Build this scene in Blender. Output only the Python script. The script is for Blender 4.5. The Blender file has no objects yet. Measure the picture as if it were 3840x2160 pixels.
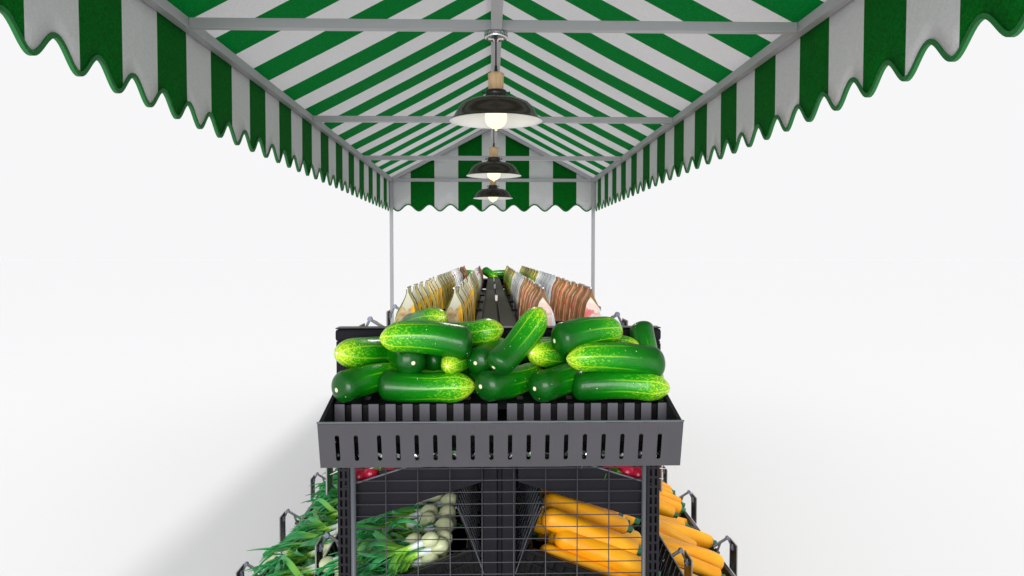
import bpy, bmesh, math, random
from mathutils import Vector, Matrix, Euler, noise as mnoise
R = math.radians
random.seed(11)
C = bpy.context.scene.collection
H = 1.75                 # eye height
CX = 0.026               # centre line of the stall
YS = 2.313               # front of the rack
BAY = 1.376
WOOD_N = 0
F = 2965                 # focal length in photograph pixels
KY = .969
# ------------------------------------------------------------------ camera
cam = bpy.data.cameras.new('camera'); camo = bpy.data.objects.new('camera', cam); C.objects.link(camo)
camo.location = (0, 0, H); camo.rotation_euler = (R(90 - 2.35), 0, R(-1.538))
cam.lens = F / 3840 * 36; cam.sensor_width = 36; cam.clip_start = .05; cam.clip_end = 2000
bpy.context.scene.camera = camo
CM = Euler((R(90 - 2.35), 0, R(-1.538))).to_matrix()
def at(u, v, Y):
    d = CM @ Vector(((u - 1920) / F, (1080 - v) / F, -1)); d *= Y / d.y
    return Vector((d.x, Y, d.z + H))
# ------------------------------------------------------------------ materials
def nt(name):
    m = bpy.data.materials.new(name); m.use_nodes = True; t = m.node_tree
    return m, t, t.nodes['Principled BSDF']
def setin(b, **k):
    for a, v in k.items():
        b.inputs[{'col': 'Base Color', 'rough': 'Roughness', 'metal': 'Metallic', 'spec': 'Specular IOR Level',
                  'coat': 'Coat Weight', 'coatr': 'Coat Roughness', 'sss': 'Subsurface Weight'}[a]].default_value = v if a != 'col' else (*v, 1)
class G:                                    # tiny node-graph helper
    def __init__(s, t): s.t = t
    def n(s, typ, **k):
        x = s.t.nodes.new(typ)
        for a, v in k.items(): setattr(x, a, v)
        return x
    def l(s, a, b): s.t.links.new(a, b)
    def put(s, sock, v):
        if hasattr(v, 'is_output'): s.l(v, sock)
        else: sock.default_value = v
    def m(s, op, a, b=0.0, c=None, clamp=False):
        x = s.n('ShaderNodeMath', operation=op, use_clamp=clamp); s.put(x.inputs[0], a); s.put(x.inputs[1], b)
        if c is not None: s.put(x.inputs[2], c)
        return x.outputs[0]
    def noise(s, vec, scale, detail=2, rough=.5, out='Fac'):
        x = s.n('ShaderNodeTexNoise'); s.l(vec, x.inputs['Vector']); x.inputs['Scale'].default_value = scale
        x.inputs['Detail'].default_value = detail; x.inputs['Roughness'].default_value = rough; return x.outputs[out]
    def ramp(s, f, pts, interp='LINEAR'):
        x = s.n('ShaderNodeValToRGB'); s.put(x.inputs[0], f); e = x.color_ramp; e.interpolation = interp
        while len(e.elements) < len(pts): e.elements.new(1)
        for i, (p, c) in enumerate(pts):
            e.elements[i].position = p; e.elements[i].color = (*c, 1) if len(c) == 3 else c
        return x.outputs[0]
    def mix(s, f, a, b):
        x = s.n('ShaderNodeMix', data_type='RGBA'); s.put(x.inputs[0], f)
        for sock, v in ((x.inputs[6], a), (x.inputs[7], b)):
            if hasattr(v, 'is_output'): s.l(v, sock)
            else: sock.default_value = (*v, 1)
        return x.outputs[2]
    def smooth(s, v, a, b):
        x = s.n('ShaderNodeMapRange', interpolation_type='SMOOTHSTEP'); s.put(x.inputs[0], v)
        x.inputs[1].default_value = a; x.inputs[2].default_value = b; return x.outputs[0]
    def bump(s, h, st, dist, b):
        x = s.n('ShaderNodeBump'); x.inputs['Strength'].default_value = st; x.inputs['Distance'].default_value = dist
        s.l(h, x.inputs['Height']); s.l(x.outputs[0], b.inputs['Normal'])
def objco(g, rnd=True):
    tc = g.n('ShaderNodeTexCoord').outputs['Object']
    if not rnd: return tc
    oi = g.n('ShaderNodeObjectInfo').outputs['Random']
    v = g.n('ShaderNodeVectorMath', operation='ADD'); g.l(tc, v.inputs[0])
    k = g.m('MULTIPLY', oi, 37.0); g.l(k, v.inputs[1]); return v.outputs[0]
def plain(name, col, rough=.5, metal=0., spec=.5, bs=0, bst=.2, bd=.001, var=0.0):
    m, t, b = nt(name); g = G(t); setin(b, col=col, rough=rough, metal=metal, spec=spec)
    o = objco(g, False)
    if var:
        f = g.noise(o, 9, 4)
        g.l(g.mix(f, tuple(c * (1 - var) for c in col), tuple(min(1, c * (1 + var)) for c in col)), b.inputs['Base Color'])
    if bs: g.bump(g.noise(o, bs, 2), bst, bd, b)
    return m
M = {}
M['floor'] = plain('white_floor', (.745, .748, .762), .85, spec=.05)
M['metal'] = plain('black_powder_metal', (.012, .0115, .0145), .5, spec=.10, bs=900, bst=.25, bd=.0004, var=.15)
M['tray'] = plain('dark_grey_powder_metal', (.060, .058, .065), .5, spec=.12, bs=800, bst=.3, bd=.0004, var=.10)
M['rib'] = plain('grey_plastic', (.105, .100, .115), .5, spec=.12, bs=500, bst=.2, bd=.0004, var=.1)
M['panel'] = plain('charcoal_panel', (.0115, .011, .0145), .6, spec=.06, bs=700, bst=.3, bd=.0004, var=.2)
M['spine'] = plain('spine_cover', (.022, .022, .018), .6, spec=.04, bs=700, bst=.3, bd=.0004, var=.12)
M['black'] = plain('black_plastic', (.004, .004, .0045), .3, spec=.12, bs=60, bst=.3, bd=.001)
M['liner'] = plain('black_crinkled_liner', (.008, .008, .009), .12, bs=45, bst=1., bd=.012)
M['wire'] = plain('grey_wire', (.055, .055, .065), .45, metal=.2, spec=.3)
M['tube'] = plain('grey_tube', (.085, .093, .105), .45, spec=.3, bs=500, bst=.2, bd=.0004)
M['frame'] = plain('grey_painted_steel', (.40, .40, .42), .42, bs=300, bst=.1, bd=.0004, var=.04)
M['chrome'] = plain('chrome', (.6, .6, .62), .14, metal=1)
M['arm'] = plain('arm_metal', (.10, .10, .105), .35, metal=.5, bs=500, bst=.2, bd=.0004)
M['pin'] = plain('pin_steel', (.15, .17, .25), .4, metal=.2)
M['cardedge'] = plain('card_frame', (.24, .235, .25), .35)
M['card'] = plain('card_black', (.012, .012, .013), .25, bs=300, bst=.2, bd=.0006)
M['white'] = plain('white_clip', (.8, .8, .82), .5)
M['shade'] = plain('black_enamel', (.022, .014, .010), .22, bs=400, bst=.12, bd=.0004)
M['shadein'] = plain('white_enamel', (.85, .85, .87), .35)
M['bakelite'] = plain('bakelite', (.012, .014, .013), .3)
M['trim'] = plain('green_trim', (.001, .15, .022), .6, bs=900, bst=.4, bd=.0006, var=.1)
m, t, b = nt('lit_bulb'); g = G(t); setin(b, col=(.0, .0, .0))
b.inputs['Emission Color'].default_value = (1, .97, .50, 1); b.inputs['Emission Strength'].default_value = 1.7; M['bulb'] = m
m, t, b = nt('pale_wood'); g = G(t); o = objco(g); mp = g.n('ShaderNodeMapping'); mp.inputs['Scale'].default_value = (60, 60, 8); g.l(o, mp.inputs[0])
g.l(g.ramp(g.noise(mp.outputs[0], 3, 5), [(.3, (.50, .31, .15)), (.7, (.68, .47, .26))]), b.inputs['Base Color']); b.inputs['Roughness'].default_value = .55; M['wood'] = m

def cloth(name, axis, phase, per, trans=0):
    m, t, b = nt(name); g = G(t); o = g.n('ShaderNodeTexCoord').outputs['Object']
    s = g.n('ShaderNodeSeparateXYZ'); g.l(o, s.inputs[0])
    f = g.m('FRACT', g.m('DIVIDE', g.m('SUBTRACT', s.outputs[axis], phase), per))
    st = g.m('LESS_THAN', f, .5)
    n1 = g.noise(o, 3, 4); n2 = g.noise(o, 260, 2)
    n4 = g.noise(o, 110, 2, .8); n2 = g.smooth(g.m('ADD', g.m('MULTIPLY', n2, .4), g.m('MULTIPLY', n4, .6)), .36, .64)
    gr = g.mix(n2, (.0005, .085, .004), (.001, .155, .016)) if not trans else g.mix(n2, (.0002, .120, .012), (.0005, .200, .038))  # roof greens are bluer: tint of the lamp light put into the colour
    wh = g.mix(n1, (.68, .675, .69), (.74, .735, .75)); wh = g.mix(n2, wh, (.62, .62, .64))
    cc = g.mix(st, wh, gr); g.l(cc, b.inputs['Base Color'])
    if trans:
        tl = g.n('ShaderNodeBsdfTranslucent'); g.l(cc, tl.inputs[0]); ms = g.n('ShaderNodeMixShader'); ms.inputs[0].default_value = trans
        g.l(b.outputs[0], ms.inputs[1]); g.l(tl.outputs[0], ms.inputs[2]); g.l(ms.outputs[0], t.nodes['Material Output'].inputs[0])
    b.inputs['Roughness'].default_value = .85; b.inputs['Specular IOR Level'].default_value = .08
    w = g.n('ShaderNodeTexWave'); w.inputs['Scale'].default_value = 60; w.inputs['Distortion'].default_value = 3; g.l(o, w.inputs[0])
    fold = g.m('ADD', g.noise(o, 420, 2), g.m('MULTIPLY', g.noise(o, 2.2, 3), 6.0))
    g.bump(fold, .45, .0022, b)
    return m
M['cloth_side'] = cloth('striped_canvas_sides', 'Y', 2.13 + .2785, .557)
M['cloth_roof'] = cloth('striped_canvas_roof', 'Y', 2.13 + .2785, .557, .30)
M['cloth_end'] = cloth('striped_canvas_ends', 'X', -.966, .5735)

def cucumber_mat():
    m, t, b = nt('cucumber_skin'); g = G(t)
    uv = g.n('ShaderNodeUVMap'); s = g.n('ShaderNodeSeparateXYZ'); g.l(uv.outputs[0], s.inputs[0]); u, v = s.outputs[0], s.outputs[1]
    o = objco(g)
    mp = g.n('ShaderNodeMapping'); mp.inputs['Scale'].default_value = (.6, 1, 1); g.l(o, mp.inputs[0]); os = mp.outputs[0]
    n = g.noise(os, 240, 3, .65); nb = g.noise(o, 16, 3)
    uu = g.m('ADD', u, g.m('MULTIPLY', g.m('SUBTRACT', nb, .5), .35))
    base = g.ramp(uu, [(.0, (.001, .062, .003)), (.3, (.001, .125, .002)), (.6, (.004, .22, .002)), (.85, (.03, .31, .004)), (1, (.20, .46, .008))])
    spot = g.ramp(uu, [(.0, (.003, .09, .006)), (.45, (.03, .30, .006)), (.8, (.22, .56, .012)), (1, (.55, .72, .03))])
    thr = g.m('SUBTRACT', .745, g.m('MULTIPLY', uu, .28))
    sp = g.smooth(g.m('SUBTRACT', n, thr), -.03, .085)
    col = g.mix(sp, base, spot)
    wob = g.m('MULTIPLY', g.m('SUBTRACT', g.noise(o, 9, 2), .5), .5)
    c = g.m('ABSOLUTE', g.m('COSINE', g.m('ADD', g.m('MULTIPLY', v, math.pi * 8), wob)))
    line = g.m('MULTIPLY', g.smooth(c, .968, 1.0), g.smooth(g.m('ADD', u, g.m('MULTIPLY', nb, .25)), .32, .62))
    tipl = g.m('MULTIPLY', g.smooth(c, .72, 1.0), g.smooth(u, .93, .99))
    line = g.m('MULTIPLY', g.m('MAXIMUM', line, tipl), .75)
    col = g.mix(line, col, g.ramp(u, [(.3, (.02, .26, .01)), (.8, (.35, .62, .02)), (1, (.75, .8, .12))]))
    vo = g.n('ShaderNodeTexVoronoi'); vo.inputs['Scale'].default_value = 52; g.l(o, vo.inputs['Vector'])
    d = g.m('MULTIPLY', g.m('LESS_THAN', vo.outputs['Distance'], .062), g.m('LESS_THAN', u, .9))
    col = g.mix(d, col, (.72, .78, .5))
    e0 = g.smooth(u, .0017, .0010); col = g.mix(e0, col, (.78, .78, .50))
    e1 = g.smooth(u, .9965, .9985); col = g.mix(e1, col, (.75, .75, .6))
    g.l(col, b.inputs['Base Color']); setin(b, rough=.36, coat=.25, coatr=.14, spec=.2)
    h = g.m('ADD', g.m('MULTIPLY', g.smooth(vo.outputs['Distance'], .2, .0), 1.0), g.m('ADD', g.m('MULTIPLY', g.noise(o, 70, 3), .9), g.m('MULTIPLY', g.noise(os, 16, 2), 2.0)))
    g.bump(h, .5, .0026, b)
    return m
M['cuke'] = cucumber_mat()
m, t, b = nt('courgette_skin'); g = G(t); o = objco(g)
mp = g.n('ShaderNodeMapping'); mp.inputs['Scale'].default_value = (.35, 1, 1); g.l(o, mp.inputs[0])
c = g.ramp(g.noise(mp.outputs[0], 22, 4), [(.3, (.82, .31, .004)), (.7, (.94, .45, .008))])
vo = g.n('ShaderNodeTexVoronoi'); vo.inputs['Scale'].default_value = 130; g.l(o, vo.inputs['Vector'])
c = g.mix(g.m('MULTIPLY', g.smooth(vo.outputs['Distance'], .16, .08), .35), c, (.95, .62, .15)); g.l(c, b.inputs['Base Color']); setin(b, rough=.45, coat=.08, coatr=.25, spec=.3)
g.bump(g.m('ADD', g.noise(mp.outputs[0], 45, 3), g.noise(o, 220, 2)), .25, .0015, b); M['zuc'] = m
M['zstem'] = plain('courgette_stem', (.015, .13, .05), .5, bs=60, bst=.8, bd=.004, var=.5)
M['zdot'] = plain('courgette_scar', (.02, .07, .03), .6, var=.5, bs=100)
M['radish'] = plain('radish_skin', (.42, .008, .04), .3, bs=60, bst=.2, bd=.001, var=.15)
M['rleaf'] = plain('radish_leaf', (.10, .42, .02), .5, var=.4, bs=80)
M['rroot'] = plain('radish_root', (.72, .62, .62), .5)
m, t, b = nt('onion_bulb'); g = G(t); o = objco(g); mp = g.n('ShaderNodeMapping'); mp.inputs['Scale'].default_value = (.2, 1, 1); g.l(o, mp.inputs[0])
g.l(g.ramp(g.noise(mp.outputs[0], 90, 3), [(.3, (.50, .56, .30)), (.7, (.66, .70, .44))]), b.inputs['Base Color']); b.inputs['Roughness'].default_value = .4; M['bulbo'] = m
m, t, b = nt('onion_stalk'); g = G(t); o = g.n('ShaderNodeTexCoord').outputs['Object']; s = g.n('ShaderNodeSeparateXYZ'); g.l(o, s.inputs[0])
g.l(g.ramp(g.m('MULTIPLY', s.outputs[0], 6.0), [(.15, (.74, .78, .84)), (.36, (.74, .80, .80)), (.5, (.36, .66, .06)), (.85, (.10, .40, .04))]), b.inputs['Base Color']); b.inputs['Roughness'].default_value = .42; M['stalk'] = m
m, t, b = nt('onion_leaf'); g = G(t); o = objco(g); s = g.n('ShaderNodeSeparateXYZ'); tco = g.n('ShaderNodeTexCoord'); g.l(tco.outputs['Object'], s.inputs[0])
lc = g.ramp(g.noise(o, 24, 3), [(.3, (.008, .17, .035)), (.7, (.045, .38, .11))])
g.l(g.mix(g.smooth(s.outputs[0], .19, .11), lc, (.20, .50, .04)), b.inputs['Base Color']); setin(b, rough=.5); M['leaf'] = m

def bag_mat(name, kind):
    m, t, b = nt(name); g = G(t); tc = g.n('ShaderNodeTexCoord'); s = g.n('ShaderNodeSeparateXYZ'); g.l(tc.outputs['Object'], s.inputs[0])
    o = tc.outputs['Object']; x, y, z = s.outputs; nn = g.n('ShaderNodeSeparateXYZ'); g.l(tc.outputs['Normal'], nn.inputs[0])
    side = g.m('GREATER_THAN', g.m('ABSOLUTE', nn.outputs[1]), .72)
    n1 = g.noise(o, 14, 3); n2 = g.noise(o, 55, 4); n3 = g.noise(o, 26, 2)
    yy = g.m('ADD', g.m('ADD', g.m('MULTIPLY', y, 4.6), .5), g.m('MULTIPLY', g.m('SUBTRACT', n1, .5), .35))
    if kind in ('olive', 'green'):
        face = g.ramp(yy, [(0, (.72, .72, .60)), (.09, (.50, .40, .06)), (.27, (.04, .010, .008)), (.42, (.66, .60, .36)), (.50, (.50, .41, .06)), (.68, (.015, .12, .004)), (.77, (.62, .50, .10)), (.91, (.06, .015, .01))], 'CONSTANT')
        low = g.ramp(n2, [(.3, (.25, .16, .04)), (.5, (.46, .36, .12)), (.62, (.62, .40, .02))])
        if kind == 'green':
            face = g.mix(g.smooth(g.m('ADD', z, g.m('MULTIPLY', n3, .04)), .225, .19), face, g.mix(.75, face, (.10, .30, .01))); low = g.ramp(n2, [(.35, (.85, .62, .01)), (.5, (.12, .25, .02)), (.65, (.06, .02, .02))])
        face = g.mix(g.smooth(g.m('ADD', z, g.m('MULTIPLY', n3, .05)), .165, .145), face, low)
        sd = g.ramp(n2, [(.3, (.36, .20, .08)), (.5, (.56, .42, .22)), (.7, (.70, .60, .38))])
        yel = g.ramp(n3, [(.35, (.80, .36, .01)), (.6, (.88, .62, .02))])
        sd = g.mix(g.smooth(g.m('ADD', x, g.m('MULTIPLY', n3, .02)), -.003, -.007), sd, yel)
        sd = g.mix(g.smooth(g.m('ADD', g.m('ADD', x, g.m('MULTIPLY', z, .35)), g.m('MULTIPLY', n3, .02)), .092, .096), sd, (.08, .26, .02))
        sd = g.mix(g.smooth(g.m('ADD', g.m('SUBTRACT', z, g.m('MULTIPLY', g.m('ABSOLUTE', g.m('ADD', x, .0)), 1.0)), g.m('MULTIPLY', n3, .02)), .172, .178), sd, (.56, .54, .42))
    elif kind == 'brown':
        face = g.ramp(yy, [(0, (.28, .14, .04)), (.22, (.42, .23, .10)), (.3, (.92, .50, .42)), (.37, (.27, .13, .035)), (.55, (.42, .22, .10)), (.60, (.80, .22, .18)), (.69, (.27, .13, .035)), (.95, (.6, .45, .3))], 'CONSTANT')
        face = g.mix(g.smooth(g.m('ADD', z, g.m('MULTIPLY', n3, .08)), .135, .10), face, g.ramp(n3, [(.4, (.35, .07, .03)), (.5, (.62, .32, .28)), (.6, (.74, .6, .56))]))
        sd = g.ramp(n3, [(.32, (.80, .72, .55)), (.45, (.85, .55, .52)), (.56, (.84, .74, .66)), (.64, (.75, .06, .06))])
        sd = g.mix(.25, sd, g.ramp(n2, [(.4, (.9, .5, .5)), (.6, (.9, .85, .8))]))
        sd = g.mix(g.smooth(x, .026, .028), sd, (.80, .82, .84))
        sd = g.mix(g.smooth(g.m('ADD', z, g.m('MULTIPLY', g.m('ABSOLUTE', x), 1.3)), .205, .210), sd, (.24, .125, .045))
    else:
        face = g.ramp(yy, [(0, (.86, .88, .94)), (.3, (.40, .38, .48)), (.36, (.90, .92, .97)), (.62, (.55, .36, .52)), (.68, (.90, .92, .97)), (.93, (.35, .34, .42))], 'CONSTANT')
        vo = g.m('LESS_THAN', g.m('ADD', g.m('POWER', g.m('SUBTRACT', z, .16), 2.0), g.m('POWER', g.m('ADD', y, .03), 2.0)), .00018)
        face = g.mix(vo, face, (.06, .03, .22))
        face = g.mix(g.smooth(z, .12, .09), face, g.ramp(n2, [(.4, (.14, .12, .2)), (.55, (.5, .5, .6)), (.65, (.2, .2, .08))]))
        sd = g.mix(g.smooth(g.m('ABSOLUTE', g.m('SUBTRACT', z, .2)), .006, .004), (.68, .70, .74), (.55, .04, .20))
    g.l(g.mix(side, face, sd), b.inputs['Base Color']); setin(b, rough=.5, spec=.15)
    g.bump(g.noise(o, 22, 3), .5, .006, b)
    return m
for k in ('olive', 'green', 'brown', 'white'): M['bag_' + k] = bag_mat('printed_pouch_' + k, k)
M['seal'] = plain('foil_seal', (.45, .46, .48), .35, metal=.3, bs=300)

# ------------------------------------------------------------------ mesh helpers
def box(bm, x0, x1, y0, y1, z0, z1, mat=None):
    P = [Vector((x, y, z)) for x in (x0, x1) for y in (y0, y1) for z in (z0, z1)]
    if mat is not None: P = [mat @ p for p in P]
    v = [bm.verts.new(p) for p in P]
    for f in ((0, 1, 3, 2), (4, 6, 7, 5), (0, 4, 5, 1), (2, 3, 7, 6), (0, 2, 6, 4), (1, 5, 7, 3)):
        bm.faces.new([v[i] for i in f])
def beam(bm, a, b, w, h, up=Vector((0, 0, 1))):
    a = Vector(a); b = Vector(b); d = (b - a); L = d.length; d.normalize(); s = d.cross(up).normalized(); n = s.cross(d)
    m = Matrix((s, d, n)).transposed().to_4x4(); m.translation = a
    box(bm, -w / 2, w / 2, 0, L, -h / 2, h / 2, m)
def tube(bm, pts, rad, seg=8, cap=True, sc=1.0):
    pts = [Vector(p) for p in pts]; n = len(pts)
    rs = rad if isinstance(rad, (list, tuple)) else [rad] * n
    rings = []; ref = None
    for i, p in enumerate(pts):
        d = (pts[min(i + 1, n - 1)] - pts[max(i - 1, 0)]).normalized()
        if ref is None: ref = d.orthogonal().normalized()
        ref = (ref - d * ref.dot(d)).normalized(); w = d.cross(ref)
        rings.append([bm.verts.new(p + (ref * math.cos(2 * math.pi * j / seg) + w * math.sin(2 * math.pi * j / seg) * sc) * rs[i]) for j in range(seg)])
    for i in range(n - 1):
        for j in range(seg): bm.faces.new((rings[i][j], rings[i][(j + 1) % seg], rings[i + 1][(j + 1) % seg], rings[i + 1][j]))
    if cap: bm.faces.new(rings[0][::-1]); bm.faces.new(rings[-1])
    return rings
def lathe(bm, prof, seg=40, close=False):
    rings = [[bm.verts.new((max(r, 1e-4) * math.cos(2 * math.pi * j / seg), max(r, 1e-4) * math.sin(2 * math.pi * j / seg), z)) for j in range(seg)] for r, z in prof]
    for i in range(len(rings) - 1):
        for j in range(seg): bm.faces.new((rings[i][j], rings[i][(j + 1) % seg], rings[i + 1][(j + 1) % seg], rings[i + 1][j]))
def obj(name, bm, mat, parent=None, smooth=False, bev=0, loc=None, solid=0):
    bmesh.ops.recalc_face_normals(bm, faces=bm.faces)
    me = bpy.data.meshes.new(name); bm.to_mesh(me); bm.free()
    if smooth:
        for p in me.polygons: p.use_smooth = True
    me.materials.append(M[mat] if isinstance(mat, str) else mat)
    o = bpy.data.objects.new(name, me); C.objects.link(o); o.parent = parent
    if loc: o.location = loc
    if solid: s = o.modifiers.new('s', 'SOLIDIFY'); s.thickness = solid; s.offset = 0
    if bev: x = o.modifiers.new('b', 'BEVEL'); x.width = bev; x.segments = 2; x.limit_method = 'ANGLE'
    return o
def B(): return bmesh.new()
def tag(o, label, cat, group=None, kind=None):
    if label: o['label'] = label
    if cat: o['category'] = cat
    if group: o['group'] = group
    if kind: o['kind'] = kind
    return o
def thing(name, label, cat, loc=(0, 0, 0), group=None):
    o = bpy.data.objects.new(name, None); C.objects.link(o); o.location = loc; o.empty_display_size = .05
    return tag(o, label, cat, group)
def kids(o): return [c for c in list(bpy.data.objects) if c.parent == o]
def dup(root, tree, loc, rot=None, label=None, group=None, scale=None):
    r = root.copy(); C.objects.link(r); r.location = loc
    if rot is not None: r.rotation_euler = rot
    if scale is not None: r.scale = scale
    if label: r['label'] = label
    if group: r['group'] = group
    for ch, sub in tree:
        c = ch.copy(); C.objects.link(c); c.parent = r
        for s_ in sub:
            d = s_.copy(); C.objects.link(d); d.parent = c
    return r
def tree(root): return [(c, kids(c)) for c in kids(root)]
ORD = ['first', 'second', 'third', 'fourth', 'fifth', 'sixth', 'seventh', 'eighth', 'ninth', 'tenth', 'eleventh', 'twelfth',
       'thirteenth', 'fourteenth', 'fifteenth', 'sixteenth', 'seventeenth', 'eighteenth', 'nineteenth', 'twentieth', 'twenty-first', 'twenty-second', 'twenty-third', 'twenty-fourth']

# ------------------------------------------------------------------ setting
bm = B(); s_ = 600
for p in ((-s_, -s_), (s_, -s_), (s_, s_), (-s_, s_)): bm.verts.new((p[0], p[1], 0))
bm.faces.new(bm.verts); tag(obj('floor', bm, 'floor'), None, None, kind='structure')

# ------------------------------------------------------------------ awning
aw = thing('market_awning', 'green and white striped market awning on a grey steel frame with scalloped edges', 'awning')
XL, XR, Y0, Y1 = -1.1765, 1.2235, 1.02, 9.575
ZB = H + .889; ZT = ZB + .04; T = .04; RS = .53
XM = (XL + XR) / 2; XO0, XO1 = XL - T - .006, XR + T + .006
ZR = ZT + (XO1 - XO0) / 2 * RS
for sx, (xa, xb) in enumerate(((XL - T, XL), (XR, XR + T))):
    bm = B(); box(bm, xa, xb, Y0, Y1 + T, ZB, ZT); obj('eave_beam', bm, 'frame', aw, bev=.002)
for y in (Y0, 3.155, 5.322, 7.418, Y1):
    bm = B(); box(bm, XL + .001, XR - .001, y, y + T, ZB + .001, ZT - .001); obj('tie_beam', bm, 'frame', aw, bev=.002)
bm = B(); box(bm, .003, .045, Y0, Y1 + T - .002, ZB - .003, ZT - .003); obj('lamp_rail', bm, 'frame', aw, bev=.002)
bm = B(); box(bm, XM - .02, XM + .02, Y0, Y1 + T, ZR - .065, ZR - .025); obj('ridge_beam', bm, 'frame', aw, bev=.002)
for y in (Y0, Y1):
    for sx in (-1, 1):
        bm = B(); xe = XL if sx < 0 else XR
        beam(bm, (xe - sx * .01, y + T / 2, ZT - .002), (XM + sx * .02, y + T / 2, ZR - .045), .036, .04); obj('rafter', bm, 'frame', aw, bev=.002)
        bm = B(); box(bm, *((XL - T, XL) if sx < 0 else (XR, XR + T)), y, y + T, 0, ZB); obj('post', bm, 'frame', aw, bev=.002)
        bm = B(); xc = (XL - T / 2) if sx < 0 else XR + T / 2; box(bm, xc - .06, xc + .06, y - .04, y + .08, .001, .008); obj('foot_plate', bm, 'frame', aw)
# roof sheet, slightly slack between beams
for sx in (-1, 1):
    bm = B(); xe = XO0 if sx < 0 else XO1; ny, nx = 90, 12; vs = []
    for i in range(ny + 1):
        y = Y0 - .02 + (Y1 + T + .02 - Y0 + .02) * i / ny; row = []
        for j in range(nx + 1):
            f = j / nx; x = xe + (XM - xe) * f
            sag = .010 * math.sin(math.pi * f) * (.6 + .4 * math.sin(y * 2.81)) + .004 * mnoise.noise(Vector((x * 3, y * 3, sx)))* math.sin(math.pi * f)
            row.append(bm.verts.new((x, y, ZT + .006 + (ZR - ZT) * f - sag)))
        vs.append(row)
    for i in range(ny):
        for j in range(nx): bm.faces.new((vs[i][j], vs[i + 1][j], vs[i + 1][j + 1], vs[i][j + 1]))
    obj('roof_sheet', bm, 'cloth_roof', aw, smooth=True)
ZV = H + .534; AMP = .078
def sc(t): return ZV + AMP * .5 * (1 + math.cos(2 * math.pi * t + math.pi))
def valance(pt, a0, a1, phase, per, top, mat, ripple):
    n = int((a1 - a0) / per * 20); bm = B(); prev = None; curve = []
    for i in range(n + 1):
        a = a0 + (a1 - a0) * i / n; zb = sc((a - phase) / per); tp = top(a) if callable(top) else top
        cur = []
        for k in range(5):
            f = k / 4; z = zb + (tp - zb) * f
            off = ripple * (1 - f) * mnoise.noise(Vector((a * 2.3, z * .7, phase)))
            cur.append(bm.verts.new(pt(a, off, z)))
        curve.append(pt(a, ripple * mnoise.noise(Vector((a * 2.3, zb * .7, phase))), zb))
        if prev:
            for k in range(4): bm.faces.new((prev[k], cur[k], cur[k + 1], prev[k + 1]))
        prev = cur
    o = obj('valance', bm, mat, aw, smooth=True, solid=.004)
    bm = B(); prev = None; hw = .0065; nrm = (pt(0, 1, 0) - pt(0, 0, 0)).normalized()
    for i, c in enumerate(curve):
        d = (curve[min(i + 1, len(curve) - 1)] - curve[max(i - 1, 0)]).normalized(); q = d.cross(nrm).normalized()
        if q.z < 0: q = -q
        cur = [bm.verts.new(c + q * a_ * 1.0 + nrm * b_) for a_, b_ in ((-.003, -.0062), (.0115, -.0062), (.0115, .0062), (-.003, .0062))]
        if prev:
            for k in range(4): bm.faces.new((prev[k], cur[k], cur[(k + 1) % 4], prev[(k + 1) % 4]))
        prev = cur
    obj('valance_trim', bm, 'trim', aw)
valance(lambda a, o, z: Vector((XO0 - o * .3, a, z)), Y0, Y1 + T + .01, 2.156, .2452, ZT + .006, 'cloth_side', .010)
valance(lambda a, o, z: Vector((XO1 + o * .3, a, z)), Y0, Y1 + T + .01, 2.156, .2452, ZT + .006, 'cloth_side', .010)
def gt(x): return ZT + .003 + (ZR - ZT) * (1 - abs(x - XM) / ((XO1 - XO0) / 2))
valance(lambda a, o, z: Vector((a, Y1 + T + .008 + o * .3, z)), XO0, XO1, -1.123, .2545, gt, 'cloth_end', .006)
valance(lambda a, o, z: Vector((a, Y0 - .008 - o * .3, z)), XO0, XO1, -1.123, .2545, gt, 'cloth_end', .006)

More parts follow.
